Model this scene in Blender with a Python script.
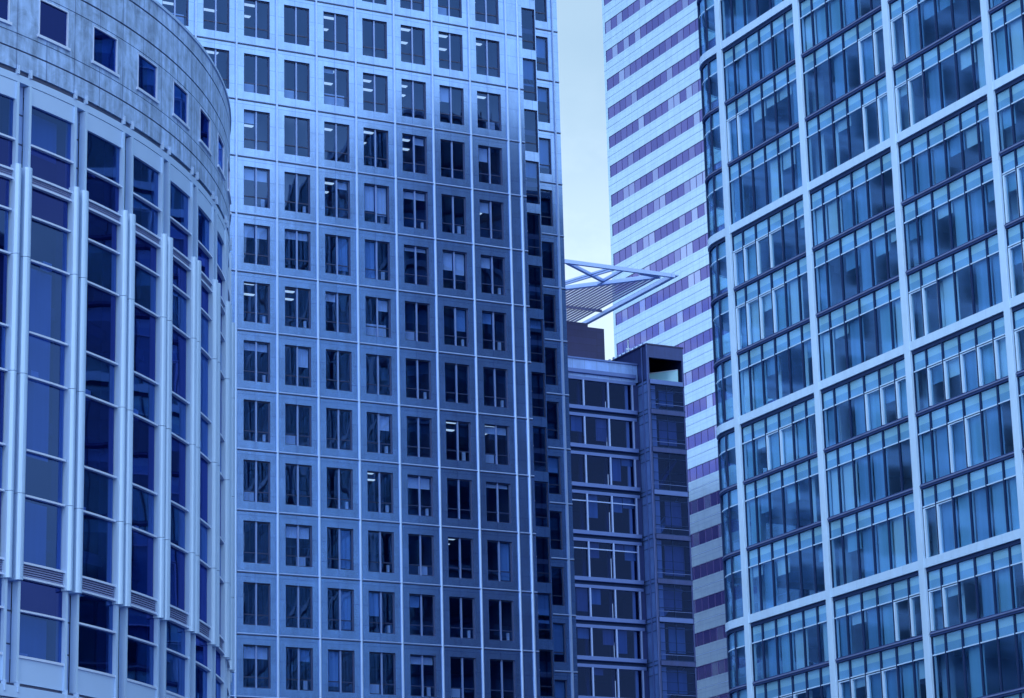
import bpy, math, random
from mathutils import Vector
random.seed(7)
R = math.radians
D = bpy.data
for o in list(D.objects): D.objects.remove(o)
scene = bpy.context.scene
COL = scene.collection

# ------------------------------------------------------------------ camera
def setup_camera():
    f, az, p, r = 2780.3, R(27.779), R(15.677), R(1.487)
    F = Vector((math.sin(az)*math.cos(p), math.cos(az)*math.cos(p), math.sin(p)))
    X = Vector((math.cos(az), -math.sin(az), 0))
    U = X.cross(F)
    # roll so that the tops of the buildings lean left in the frame
    Xr = X*math.cos(r) - U*math.sin(r)
    Ur = X*math.sin(r) + U*math.cos(r)
    from mathutils import Matrix
    M = Matrix((Xr, Ur, -F)).transposed()
    cam = D.cameras.new('camera'); o = D.objects.new('camera', cam)
    COL.objects.link(o)
    o.rotation_euler = M.to_euler()
    cam.sensor_width = 36; cam.lens = f*36/1024
    cam.clip_start = 0.5; cam.clip_end = 8000
    scene.camera = o
setup_camera()

# ------------------------------------------------------------------ sky, sun, exposure
SUN_EL, SUN_AZ = 48, 222          # azimuth clockwise from +Y: behind the camera, a little left
SKY_STRENGTH = 0.12
scene.view_settings.view_transform = 'Standard'
scene.view_settings.look = 'None'
scene.view_settings.gamma = 1
scene.view_settings.exposure = 0.29
w = D.worlds.new('World'); scene.world = w; w.use_nodes = True
nt = w.node_tree; nt.nodes.clear()
def nd(t, **k):
    n = nt.nodes.new(t)
    for a, b in k.items(): setattr(n, a, b)
    return n
sky = nd('ShaderNodeTexSky', sky_type='NISHITA', sun_disc=False)
sky.sun_elevation = R(SUN_EL); sky.sun_rotation = R(SUN_AZ)
sky.air_density = 1.2; sky.dust_density = 1.0; sky.ozone_density = 2.5
tc = nd('ShaderNodeTexCoord'); mp = nd('ShaderNodeMapping')
mp.inputs['Scale'].default_value = (1, 1, 1.6); mp.inputs['Location'].default_value = (.4, .1, .0)
no = nd('ShaderNodeTexNoise'); no.inputs['Scale'].default_value = 9.0; no.inputs['Detail'].default_value = 7; no.inputs['Roughness'].default_value = .58
no.inputs['Distortion'].default_value = .3
cr = nd('ShaderNodeValToRGB'); cr.color_ramp.elements[0].position = .36; cr.color_ramp.elements[1].position = .66
mixc = nd('ShaderNodeMixRGB'); mixc.inputs['Color1'].default_value = (3.4, 5.0, 6.5, 1); mixc.inputs['Color2'].default_value = (6.7, 8.3, 9.5, 1)
mixs = nd('ShaderNodeMixRGB'); mixs.inputs['Fac'].default_value = .8
bg = nd('ShaderNodeBackground'); bg.inputs['Strength'].default_value = SKY_STRENGTH
out = nd('ShaderNodeOutputWorld')
L = nt.links.new
L(tc.outputs['Generated'], mp.inputs['Vector']); L(mp.outputs[0], no.inputs['Vector']); L(no.outputs['Fac'], cr.inputs[0])
# pale cloud bank low down, thinning upwards
sz = nd('ShaderNodeSeparateXYZ'); L(tc.outputs['Generated'], sz.inputs[0])
bank = nd('ShaderNodeMapRange', interpolation_type='SMOOTHSTEP'); bank.inputs['From Min'].default_value = .375; bank.inputs['From Max'].default_value = .31; bank.inputs['To Min'].default_value = .12; bank.inputs['To Max'].default_value = 1.0
L(sz.outputs[2], bank.inputs['Value'])
cm_ = nd('ShaderNodeMath', operation='MULTIPLY_ADD'); cm_.inputs[1].default_value = .75; L(cr.outputs[0], cm_.inputs[0])
cb_ = nd('ShaderNodeMath', operation='MULTIPLY'); cb_.inputs[1].default_value = .5; L(bank.outputs[0], cb_.inputs[0]); L(cb_.outputs[0], cm_.inputs[2])
cc_ = nd('ShaderNodeMath', operation='MULTIPLY'); cc_.use_clamp = True; L(cm_.outputs[0], cc_.inputs[0]); L(bank.outputs[0], cc_.inputs[1])
L(cc_.outputs[0], mixc.inputs['Fac']); L(sky.outputs[0], mixs.inputs['Color1']); L(mixc.outputs[0], mixs.inputs['Color2'])
# sky glow added round the sun behind the camera, to brighten the facades
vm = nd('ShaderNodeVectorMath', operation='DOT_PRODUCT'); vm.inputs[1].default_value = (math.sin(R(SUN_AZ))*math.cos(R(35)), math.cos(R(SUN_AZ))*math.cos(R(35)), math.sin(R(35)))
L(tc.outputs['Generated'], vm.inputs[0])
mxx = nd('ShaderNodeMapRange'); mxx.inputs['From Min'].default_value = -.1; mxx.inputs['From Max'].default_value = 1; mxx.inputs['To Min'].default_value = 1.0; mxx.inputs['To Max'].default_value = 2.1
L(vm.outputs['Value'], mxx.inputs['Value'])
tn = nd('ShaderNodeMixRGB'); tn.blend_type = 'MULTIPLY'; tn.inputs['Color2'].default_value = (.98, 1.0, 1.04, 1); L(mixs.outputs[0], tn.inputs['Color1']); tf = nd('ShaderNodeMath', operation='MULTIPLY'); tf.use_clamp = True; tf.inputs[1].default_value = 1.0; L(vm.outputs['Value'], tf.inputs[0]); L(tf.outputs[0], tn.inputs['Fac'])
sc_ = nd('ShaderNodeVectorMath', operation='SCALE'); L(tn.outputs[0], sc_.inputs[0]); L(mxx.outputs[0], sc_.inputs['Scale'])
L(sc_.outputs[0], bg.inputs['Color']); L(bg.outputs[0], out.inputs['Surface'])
sl = D.lights.new('sun', 'SUN'); sl.energy = 0.5; sl.angle = R(14); sl.color = (.86, .94, 1)
so = D.objects.new('sun', sl); COL.objects.link(so)
sd = Vector((math.sin(R(SUN_AZ))*math.cos(R(SUN_EL)), math.cos(R(SUN_AZ))*math.cos(R(SUN_EL)), math.sin(R(SUN_EL))))
so.rotation_euler = sd.to_track_quat('Z', 'Y').to_euler(); so.location = (0, 0, 200)
scene.render.engine = 'CYCLES'
scene.cycles.max_bounces = 8; scene.cycles.glossy_bounces = 4; scene.cycles.transparent_max_bounces = 10
scene.cycles.diffuse_bounces = 3; scene.cycles.use_denoising = True
scene.cycles.sample_clamp_indirect = 4

# ------------------------------------------------------------------ materials
def mat(name):
    m = D.materials.new(name); m.use_nodes = True
    return m, m.node_tree, m.node_tree.nodes['Principled BSDF']
def c4(c): return (c[0], c[1], c[2], 1)
def plain(name, col, rough=.5, metal=0, var=.12, scale=1.5, bump=0, spec=.5, stretch=(1, 1, 1)):
    m, t, b = mat(name); N = t.nodes; l = t.links.new
    b.inputs['Roughness'].default_value = rough; b.inputs['Metallic'].default_value = metal
    b.inputs['Specular IOR Level'].default_value = spec
    tcn = N.new('ShaderNodeTexCoord'); mpn = N.new('ShaderNodeMapping'); mpn.inputs['Scale'].default_value = stretch
    ns = N.new('ShaderNodeTexNoise'); ns.inputs['Scale'].default_value = scale; ns.inputs['Detail'].default_value = 6
    mx = N.new('ShaderNodeMixRGB')
    mx.inputs['Color1'].default_value = c4([x*(1-var) for x in col]); mx.inputs['Color2'].default_value = c4([min(1, x*(1+var)) for x in col])
    l(tcn.outputs['Object'], mpn.inputs[0]); l(mpn.outputs[0], ns.inputs['Vector']); l(ns.outputs['Fac'], mx.inputs['Fac']); l(mx.outputs[0], b.inputs['Base Color'])
    if bump:
        bp = N.new('ShaderNodeBump'); bp.inputs['Strength'].default_value = bump; bp.inputs['Distance'].default_value = .02
        l(ns.outputs['Fac'], bp.inputs['Height']); l(bp.outputs[0], b.inputs['Normal'])
    return m
def glass(name, tint, refl, base=.12, wav=.35, wscale=.5, ior=1.7, rough=.015):
    """thin pane: tinted see-through mixed with a mirror-like coat whose face is slightly wavy"""
    m = D.materials.new(name); m.use_nodes = True; t = m.node_tree; N = t.nodes; N.clear(); l = t.links.new
    o = N.new('ShaderNodeOutputMaterial'); mix = N.new('ShaderNodeMixShader')
    tr = N.new('ShaderNodeBsdfTransparent'); tr.inputs[0].default_value = c4(tint)
    gl = N.new('ShaderNodeBsdfGlossy'); gl.inputs['Color'].default_value = c4(refl); gl.inputs['Roughness'].default_value = rough
    lw = N.new('ShaderNodeLayerWeight'); lw.inputs['Blend'].default_value = .5
    fr = N.new('ShaderNodeMath'); fr.operation = 'POWER'; fr.inputs[1].default_value = 4.0; l(lw.outputs['Facing'], fr.inputs[0])
    ad = N.new('ShaderNodeMath'); ad.operation = 'MULTIPLY_ADD'; ad.inputs[1].default_value = .75; ad.inputs[2].default_value = base; ad.use_clamp = True
    g = N.new('ShaderNodeNewGeometry'); ns = N.new('ShaderNodeTexNoise'); ns.inputs['Scale'].default_value = wscale; ns.inputs['Detail'].default_value = 1.0
    bp = N.new('ShaderNodeBump'); bp.inputs['Strength'].default_value = wav; bp.inputs['Distance'].default_value = .02
    l(g.outputs['Position'], ns.inputs['Vector']); l(ns.outputs['Fac'], bp.inputs['Height']); l(bp.outputs[0], gl.inputs['Normal'])
    l(fr.outputs[0], ad.inputs[0]); l(ad.outputs[0], mix.inputs[0]); l(tr.outputs[0], mix.inputs[1]); l(gl.outputs[0], mix.inputs[2]); l(mix.outputs[0], o.inputs[0])
    return m
def panelled(name, col, jcol, bw, bh, off=(0, 0), rough=.4, metal=0, var=.08, axis='XZ', mortar=.012, streak=.25, spec=.5, R0=None, nscale=.8, bumpy=0.0):
    """panels with thin joints; axis 'XZ', 'YZ' or 'AZ' (arc length round a cylinder of radius R0)"""
    m, t, b = mat(name); N = t.nodes; l = t.links.new
    b.inputs['Roughness'].default_value = rough; b.inputs['Metallic'].default_value = metal; b.inputs['Specular IOR Level'].default_value = spec
    tcn = N.new('ShaderNodeTexCoord'); sp = N.new('ShaderNodeSeparateXYZ'); l(tcn.outputs['Object'], sp.inputs[0])
    cb = N.new('ShaderNodeCombineXYZ')
    def off_(sock, v):
        a = N.new('ShaderNodeMath'); a.operation = 'ADD'; a.inputs[1].default_value = v; l(sock, a.inputs[0]); return a.outputs[0]
    if axis == 'AZ':
        at = N.new('ShaderNodeMath'); at.operation = 'ARCTAN2'; l(sp.outputs[1], at.inputs[0]); l(sp.outputs[0], at.inputs[1])
        ml = N.new('ShaderNodeMath'); ml.operation = 'MULTIPLY'; ml.inputs[1].default_value = R0; l(at.outputs[0], ml.inputs[0]); u = ml.outputs[0]
    else: u = sp.outputs[0 if axis == 'XZ' else 1]
    l(off_(u, off[0]), cb.inputs[0]); l(off_(sp.outputs[2], off[1]), cb.inputs[1])
    br = N.new('ShaderNodeTexBrick'); br.offset = 0; br.inputs['Scale'].default_value = 1
    br.inputs['Brick Width'].default_value = bw; br.inputs['Row Height'].default_value = bh; br.inputs['Mortar Size'].default_value = mortar
    br.inputs['Mortar Smooth'].default_value = .1; br.inputs['Bias'].default_value = 0
    br.inputs['Color1'].default_value = c4([x*(1-var) for x in col]); br.inputs['Color2'].default_value = c4([min(1, x*(1+var)) for x in col]); br.inputs['Mortar'].default_value = c4(jcol)
    l(cb.outputs[0], br.inputs['Vector'])
    # vertical rain streaks and blotches
    mp2 = N.new('ShaderNodeMapping'); mp2.inputs['Scale'].default_value = (1.6, 1.6, .22); l(tcn.outputs['Object'], mp2.inputs[0])
    n1 = N.new('ShaderNodeTexNoise'); n1.inputs['Scale'].default_value = nscale*2; n1.inputs['Detail'].default_value = 7; l(mp2.outputs[0], n1.inputs['Vector'])
    n2 = N.new('ShaderNodeTexNoise'); n2.inputs['Scale'].default_value = nscale*1.3; n2.inputs['Detail'].default_value = 8; n2.inputs['Roughness'].default_value = .65; n2.inputs['Distortion'].default_value = .8; l(tcn.outputs['Object'], n2.inputs['Vector'])
    av = N.new('ShaderNodeMath'); av.operation = 'ADD'; l(n1.outputs['Fac'], av.inputs[0]); l(n2.outputs['Fac'], av.inputs[1])
    mr = N.new('ShaderNodeMapRange'); mr.inputs['From Min'].default_value = .72; mr.inputs['From Max'].default_value = 1.28
    mr.inputs['To Min'].default_value = 1-streak; mr.inputs['To Max'].default_value = 1+streak*.4; l(av.outputs[0], mr.inputs['Value'])
    mu = N.new('ShaderNodeMixRGB'); mu.blend_type = 'MULTIPLY'; mu.inputs['Fac'].default_value = 1
    l(br.outputs['Color'], mu.inputs['Color1']); l(mr.outputs[0], mu.inputs['Color2']); l(mu.outputs[0], b.inputs['Base Color'])
    if bumpy:
        bp = N.new('ShaderNodeBump'); bp.inputs['Strength'].default_value = bumpy; bp.inputs['Distance'].default_value = .03
        l(n2.outputs['Fac'], bp.inputs['Height']); l(bp.outputs[0], b.inputs['Normal'])
    return m
def emit(name, col, s):
    m, t, b = mat(name); b.inputs['Emission Color'].default_value = c4(col); b.inputs['Emission Strength'].default_value = s; b.inputs['Base Color'].default_value = c4(col)
    return m

M = {}
M['steel']  = panelled('steel_cladding', (.305, .46, .80), (.19, .31, .64), 1.4573, 1.3333, off=(0, 0), rough=.24, metal=.92, var=.05, streak=.16, mortar=.018)
M['wing_steel'] = M['steel']
M['rib']    = plain('bright_metal', (.38, .53, .82), rough=.3, metal=.35, var=.05)
M['bead']   = plain('joint_metal', (.33, .46, .78), rough=.35, metal=.5, var=.05)
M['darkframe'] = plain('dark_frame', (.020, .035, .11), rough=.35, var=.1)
M['midframe'] = plain('frame_metal', (.22, .32, .62), rough=.35, metal=.4, var=.08)
M['g_centre'] = glass('tower_glass', (.56, .68, .92), (.19, .36, .80), base=.18, wav=.10, wscale=.45)
M['g_right'] = glass('blue_glass', (.62, .84, .95), (.32, .52, .72), base=.22, wav=.12, wscale=.4, ior=1.45, rough=.07)
M['g_left'] = glass('indigo_glass', (.10, .13, .36), (.075, .125, .50), base=.30, wav=.20, wscale=.45)
M['g_left2'] = glass('vision_glass', (.26, .37, .70), (.12, .25, .66), base=.24, wav=.22, wscale=.5)
M['g_mid']  = glass('dark_blue_glass', (.24, .32, .56), (.10, .18, .50), base=.07, wav=.15, wscale=.5)
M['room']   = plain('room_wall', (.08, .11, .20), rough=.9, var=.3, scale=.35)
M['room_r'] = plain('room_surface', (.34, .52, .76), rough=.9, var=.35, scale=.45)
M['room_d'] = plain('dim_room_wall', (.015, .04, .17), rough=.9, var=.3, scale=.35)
M['blind']  = plain('blind_fabric', (.62, .76, .93), rough=.8, var=.15, scale=2.5, stretch=(1, 1, .05))
M['blind_b'] = plain('blue_blind_fabric', (.17, .34, .58), rough=.8, var=.35, scale=2.0, stretch=(1, 1, .04))
M['blind_c'] = plain('dusk_blue_blind', (.26, .48, .68), rough=.8, var=.3, scale=2.0, stretch=(1, 1, .04))
M['white']  = panelled('white_panel_paint', (.50, .70, .95), (.40, .58, .84), 2.2, 50, rough=.45, axis='YZ', var=.03, streak=.08)
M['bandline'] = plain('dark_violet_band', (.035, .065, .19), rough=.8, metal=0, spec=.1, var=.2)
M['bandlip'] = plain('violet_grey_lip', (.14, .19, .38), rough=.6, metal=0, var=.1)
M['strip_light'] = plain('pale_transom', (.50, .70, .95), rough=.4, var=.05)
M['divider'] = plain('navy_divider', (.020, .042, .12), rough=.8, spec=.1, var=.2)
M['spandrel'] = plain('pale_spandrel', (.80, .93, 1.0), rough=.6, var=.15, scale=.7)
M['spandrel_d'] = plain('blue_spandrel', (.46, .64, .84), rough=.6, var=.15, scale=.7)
M['stone'] = panelled('pale_stone', (.34, .50, .80), (.11, .18, .40), 1.45, 100, axis='AZ', R0=29.14, rough=.7, var=.09, streak=.5, mortar=.016, nscale=1.3, bumpy=.25)
M['fin']    = plain('pale_metal_fin', (.41, .58, .83), rough=.38, metal=.25, var=.06, scale=1.0, stretch=(1, 1, .3))
M['pil']    = plain('pilaster_panel', (.25, .37, .68), rough=.5, metal=.15, var=.1)
M['panel']  = plain('smooth_panel', (.41, .57, .84), rough=.5, metal=.1, var=.04)
M['transom'] = plain('pale_transom_bar', (.56, .67, .90), rough=.4, metal=.2, var=.05)
M['sideg'] = plain('side_glass_panel', (.07, .14, .38), rough=.2, var=.5, scale=.5)
M['balu'] = plain('balustrade_glass', (.34, .68, .85), rough=.15, var=.05)
M['parapet'] = panelled('pale_blue_parapet', (.20, .36, .78), (.05, .09, .24), 1.45, 50, rough=.4, metal=.1, var=.12, streak=.15)
M['louvre'] = plain('louvre_metal', (.20, .24, .46), rough=.45, metal=.3, var=.1)
M['midwall'] = panelled('blue_grey_cladding', (.030, .055, .20), (.05, .09, .24), 2.2, 50, rough=.4, metal=.4, var=.08, streak=.2)
M['midledge'] = plain('ledge_metal', (.08, .14, .38), rough=.4, metal=.4, var=.08)
M['pent'] = panelled('dark_violet_cladding', (.020, .024, .11), (.01, .012, .06), 30, .75, rough=.5, metal=.2, var=.08, streak=.15)
M['canopy'] = plain('canopy_metal', (.36, .50, .88), rough=.4, metal=.2, var=.05)
M['slat'] = plain('canopy_slat', (.16, .18, .42), rough=.45, metal=.2, var=.06)
M['lamp'] = emit('lit_ceiling_lamp', (.70, .90, 1.0), .9)
M['ground'] = plain('paving', (.05, .08, .19), rough=.8, var=.2, scale=.05)
M['asphalt'] = plain('asphalt', (.045, .05, .065), rough=.85, var=.2, scale=.4)
M['rear'] = panelled('rear_cladding', (.20, .28, .50), (.05, .07, .16), 3.0, 4.0, rough=.5, var=.1, streak=.2)

def striped_mats():
    # white enamel panels with fine joints, and violet ribbon glass whose panes differ (blinds up or down)
    M['swhite'] = panelled('white_enamel', (.51, .73, 1.0), (.36, .54, .84), 1.49, 1.333, off=(0, 0), rough=.22, metal=.7, axis='YZ', var=.03, streak=.10, mortar=.03, spec=.6)
    m, t, b = mat('violet_glass'); N = t.nodes; l = t.links.new
    b.inputs['Roughness'].default_value = .10; b.inputs['Metallic'].default_value = .85
    tcn = N.new('ShaderNodeTexCoord'); sp = N.new('ShaderNodeSeparateXYZ'); l(tcn.outputs['Object'], sp.inputs[0])
    def math_(op, a, bv=None, sock=None):
        n = N.new('ShaderNodeMath'); n.operation = op; l(a, n.inputs[0])
        if bv is not None: n.inputs[1].default_value = bv
        if sock is not None: l(sock, n.inputs[1])
        return n.outputs[0]
    cy = math_('FLOOR', math_('DIVIDE', sp.outputs[1], 1.49)); cz = math_('FLOOR', math_('DIVIDE', sp.outputs[2], 4.0))
    cb = N.new('ShaderNodeCombineXYZ'); l(cy, cb.inputs[0]); l(cz, cb.inputs[1])
    wn = N.new('ShaderNodeTexWhiteNoise'); l(cb.outputs[0], wn.inputs['Vector'])
    cl = N.new('ShaderNodeTexNoise'); cl.inputs['Scale'].default_value = .23; l(cb.outputs[0], cl.inputs['Vector'])
    ad = math_('ADD', wn.outputs['Value'], None, math_('MULTIPLY', cl.outputs['Fac'], 1.6))
    rp = N.new('ShaderNodeValToRGB'); e = rp.color_ramp.elements
    e[0].position = .40; e[0].color = (.115, .115, .40, 1); e[1].position = .86; e[1].color = (.38, .46, .80, 1)
    x = e.new(.70); x.color = (.165, .16, .48, 1)
    l(math_('DIVIDE', ad, 2.05), rp.inputs[0]); l(rp.outputs[0], b.inputs['Base Color'])
    M['violet'] = m
    M['vdiv'] = plain('violet_divider', (.10, .08, .26), rough=.4, var=.1)
striped_mats()

# ------------------------------------------------------------------ mesh helpers
class MB:
    def __init__(s): s.v = []; s.f = []
    def quad(s, a, b, c, d):
        n = len(s.v); s.v += [tuple(a), tuple(b), tuple(c), tuple(d)]; s.f.append((n, n+1, n+2, n+3))
    def box(s, x0, x1, y0, y1, z0, z1):
        if x1 < x0: x0, x1 = x1, x0
        if y1 < y0: y0, y1 = y1, y0
        if z1 < z0: z0, z1 = z1, z0
        n = len(s.v)
        s.v += [(x0, y0, z0), (x1, y0, z0), (x1, y1, z0), (x0, y1, z0), (x0, y0, z1), (x1, y0, z1), (x1, y1, z1), (x0, y1, z1)]
        for q in ((0, 3, 2, 1), (4, 5, 6, 7), (0, 1, 5, 4), (1, 2, 6, 5), (2, 3, 7, 6), (3, 0, 4, 7)): s.f.append(tuple(n+i for i in q))
    def bar(s, p, q, wd, ht):
        """beam of rectangular section from p to q (section width horizontal, height vertical)"""
        p = Vector(p); q = Vector(q); d = (q-p).normalized(); h = Vector((-d.y, d.x, 0))
        if h.length < 1e-4: h = Vector((1, 0, 0))
        h.normalize(); u = d.cross(h).normalized(); n = len(s.v)
        for c in (p, q):
            for a, b in ((-1, -1), (1, -1), (1, 1), (-1, 1)): s.v.append(tuple(c + h*(a*wd/2) + u*(b*ht/2)))
        for k in range(4): s.f.append((n+k, n+(k+1) % 4, n+4+(k+1) % 4, n+4+k))
        s.f += [(n+3, n+2, n+1, n), (n+4, n+5, n+6, n+7)]
    def prism(s, pts, z0, z1):
        n = len(s.v); k = len(pts)
        for z in (z0, z1):
            for x, y in pts: s.v.append((x, y, z))
        for i in range(k): s.f.append((n+i, n+(i+1) % k, n+k+(i+1) % k, n+k+i))
        s.f.append(tuple(n+k-1-i for i in range(k))); s.f.append(tuple(n+k+i for i in range(k)))
    def polar(s, a0, a1, r0, r1, z0, z1, cx=0, cy=0, seg=None):
        """curved box, angles in degrees"""
        k = seg or max(1, int(math.ceil(abs(a1-a0)/1.0))); n = len(s.v)
        for i in range(k+1):
            a = R(a0+(a1-a0)*i/k); c, q = math.cos(a), math.sin(a)
            for r, z in ((r0, z0), (r1, z0), (r1, z1), (r0, z1)): s.v.append((cx+r*c, cy+r*q, z))
        for i in range(k):
            b = n+4*i
            for j in range(4): s.f.append((b+j, b+(j+1) % 4, b+4+(j+1) % 4, b+4+j))
        s.f.append((n+3, n+2, n+1, n)); b = n+4*k; s.f.append((b, b+1, b+2, b+3))
    def build(s, name, m, parent=None, loc=None, bevel=0, smooth=False):
        me = D.meshes.new(name)
        off = Vector(parent.matrix_world.translation) if (parent and loc is None) else Vector((0, 0, 0))
        me.from_pydata([(v[0]-off.x, v[1]-off.y, v[2]-off.z) for v in s.v], [], s.f)
        me.materials.append(m); me.update()
        o = D.objects.new(name, me); COL.objects.link(o)
        if parent: o.parent = parent
        if loc is not None: o.location = loc
        import bmesh as _b
        bm = _b.new(); bm.from_mesh(me); _b.ops.recalc_face_normals(bm, faces=bm.faces); bm.to_mesh(me); bm.free()
        if smooth:
            for p_ in me.polygons: p_.use_smooth = True
        if bevel:
            md = o.modifiers.new('bevel', 'BEVEL'); md.width = bevel; md.segments = 2; md.limit_method = 'ANGLE'
        return o
def root(name, loc, label, cat, group=None):
    o = D.objects.new(name, None); COL.objects.link(o); o.location = loc
    o.empty_display_size = 1
    o['label'] = label; o['category'] = cat
    if group: o['group'] = group
    bpy.context.view_layer.update()
    return o
def sheet(mb, axis, c, u0, u1, zs0, zs1, openings, depth):
    """wall face at constant 'axis' coordinate c with rectangular openings (u0,u1,z0,z1) and reveals going back by depth"""
    us = sorted({u0, u1} | {v for o in openings for v in o[:2] if u0 < v < u1})
    zs = sorted({zs0, zs1} | {v for o in openings for v in o[2:] if zs0 < v < zs1})
    P = (lambda u, z, d=0: (u, c+d, z)) if axis == 'Y' else (lambda u, z, d=0: (c+d, u, z))
    key = set()
    import bisect
    for o in openings:
        i0, i1 = bisect.bisect_left(us, o[0]), bisect.bisect_left(us, o[1]); j0, j1 = bisect.bisect_left(zs, o[2]), bisect.bisect_left(zs, o[3])
        for i in range(i0, i1):
            for j in range(j0, j1): key.add((i, j))
    for j in range(len(zs)-1):
        i = 0
        while i < len(us)-1:
            if (i, j) in key: i += 1; continue
            k = i
            while k < len(us)-1 and (k, j) not in key: k += 1
            mb.quad(P(us[i], zs[j]), P(us[k], zs[j]), P(us[k], zs[j+1]), P(us[i], zs[j+1])); i = k
    for a, b, z0, z1 in openings:
        mb.quad(P(a, z0), P(a, z1), P(a, z1, depth), P(a, z0, depth)); mb.quad(P(b, z0), P(b, z0, depth), P(b, z1, depth), P(b, z1))
        mb.quad(P(a, z0), P(a, z0, depth), P(b, z0, depth), P(b, z0)); mb.quad(P(a, z1), P(b, z1), P(b, z1, depth), P(a, z1, depth))
def link_copy(o, parent, loc=None, rot=None):
    c = o.copy(); COL.objects.link(c); c.parent = parent
    if loc is not None: c.location = loc
    if rot is not None: c.rotation_euler = rot
    return c

# ------------------------------------------------------------------ ground
def ground():
    g = MB(); g.quad((-4000, -4000, -1.7), (4000, -4000, -1.7), (4000, 4000, -1.7), (-4000, 4000, -1.7))
    o = g.build('ground', M['ground']); o['kind'] = 'structure'
    g = MB(); g.box(50, 64, -300, 155, -1.85, -1.696); o = g.build('road', M['asphalt']); o['kind'] = 'structure'
ground()

# ------------------------------------------------------------------ centre tower (flat steel front, stepped corner on its right)
def centre_tower():
    Y, X0, W, Z0 = 162.093, 68.026, 2.9145, 70.615
    T = root('steel_clad_tower', (65, 170, -1.7), 'pale steel-clad tower with a regular grid of punched windows, behind the curved building', 'office tower')
    off = T.location
    TOP = 118.615; BOT = 2.615; XL = X0 - 12*W + .0; XR = 86.83
    # openings
    rows = range(-12, 17)
    def opening(i, k): return (X0+(i+.188)*W, X0+(i+.828)*W, Z0-4*k-3.42, Z0-4*k-.68)
    ops = [opening(i, k) for k in rows for i in range(-12, 6)]
    wall = MB(); sheet(wall, 'Y', Y, XL, XR, BOT, TOP, ops, .30)
    # step at the right corner: return wall and second front
    YW = 168.93; XA, XB, XC, XE = 90.50, 91.63, 92.65, 93.5
    ops2 = []; wz = 78.60
    for n in range(-10, 18):
        b = wz - 4*n
        ops2.append((XA, XA+1.10, b-2.52-3.28, b-2.52))          # tall panes, left file
        ops2.append((XB+.03, XC, b-3.35, b-.58))                 # right file, half a storey off
    sheet(wall, 'Y', YW, XR, XE, BOT, TOP, ops2, .30)
    wall.quad((XR, Y, BOT), (XR, YW, BOT), (XR, YW, TOP), (XR, Y, TOP))
    wall.box(XL, XR, Y+.31, YW+25, TOP-.2, TOP); wall.box(XR-.1, XE, YW+.31, YW+25, TOP-.2, TOP)
    wall.quad((XE, YW, BOT), (XE, YW+25, BOT), (XE, YW+25, TOP), (XE, YW, TOP))
    wall.quad((XL, Y, BOT), (XL, YW+25, BOT), (XL, YW+25, TOP), (XL, Y, TOP))
    wall.quad((XL, YW+25, BOT), (XE, YW+25, BOT), (XE, YW+25, TOP), (XL, YW+25, TOP))
    wall.build('wall', M['steel'], T)
    # ground storey plinth
    p = MB(); p.box(XL+.2, XR-.2, Y+.4, YW+24, -1.7, BOT+.02); p.build('plinth', M['midwall'], T)
    # vertical ribs, one object each
    for u in range(-12, 7):
        x = X0+u*W; r = MB()
        r.prism([(x-.07, Y+.01), (x-.06, Y-.09), (x-.03, Y-.13), (x+.03, Y-.13), (x+.06, Y-.09), (x+.07, Y+.01)], BOT, TOP)
        r.build('rib', M['rib'], T)
    for x, y in ((X0+6.325*W, Y), (93.05, YW)):
        r = MB(); r.prism([(x-.085, y+.01), (x-.07, y-.09), (x-.03, y-.13), (x+.03, y-.13), (x+.07, y-.09), (x+.085, y+.01)], BOT, TOP); r.build('rib', M['rib'], T)
    # storey beads: rounded lip over a dark groove
    bd = MB()
    gr = MB()
    for k in range(-11, 17):
        z = Z0-4*k
        for a, b, y in ((XL, XR, Y), (XR, XA-.0, YW), (XB+.03, XE, YW)):
            n = len(bd.v)
            pr = [(y+.01, z+.055), (y-.035, z+.045), (y-.055, z+.0), (y-.035, z-.035), (y+.01, z-.045)]
            for xx in (a, b):
                for yy, zz in pr: bd.v.append((xx, yy, zz))
            for j in range(4): bd.f.append((n+j, n+j+1, n+6+j, n+5+j))
            gr.box(a, b, y-.012, y+.02, z-.11, z-.05)
    bd.build('storey_bead', M['bead'], T); gr.build('storey_groove', M['darkframe'], T)
    # rooms: slabs, back wall and cross walls
    rm = MB()
    for k in range(-12, 18):
        z = Z0-4*k; rm.box(XL+.3, XR-.3, Y+.32, Y+9, z-.30, z+.30)
        rm.box(XA-3, XE-.3, YW+.32, YW+7, z-.42, z-.05)
    rm.box(XL+.3, XR-.3, Y+8.5, Y+9, BOT, TOP-1)
    rm.box(XA-3, XE-.2, YW+6.5, YW+7, BOT, TOP-1)
    for u in range(-12, 7): 
        if u % 2 == 0: rm.box(X0+u*W-.1, X0+u*W+.1, Y+.32, Y+8.5, BOT, TOP-1)
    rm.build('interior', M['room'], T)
    # windows
    ww = .64*W; wh = 2.74; fr = .075
    def frame_mb(w_, h_, mull=True, tz=.70):
        f = MB(); 
        f.box(0, fr, 0, .10, 0, h_); f.box(w_-fr, w_, 0, .10, 0, h_); f.box(fr, w_-fr, 0, .10, 0, fr); f.box(fr, w_-fr, 0, .10, h_-fr, h_)
        f.box(fr, w_-fr, .01, .08, tz-.035, tz+.035)
        return f
    F = frame_mb(ww, wh).build('window', M['darkframe'], None, loc=(0, 0, 0))
    mul = MB(); mul.box(ww/2-.05, ww/2+.05, -.03, .09, .02, wh-.02); MU = mul.build('mullion', M['midframe'], F, loc=(0, 0, 0))
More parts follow.
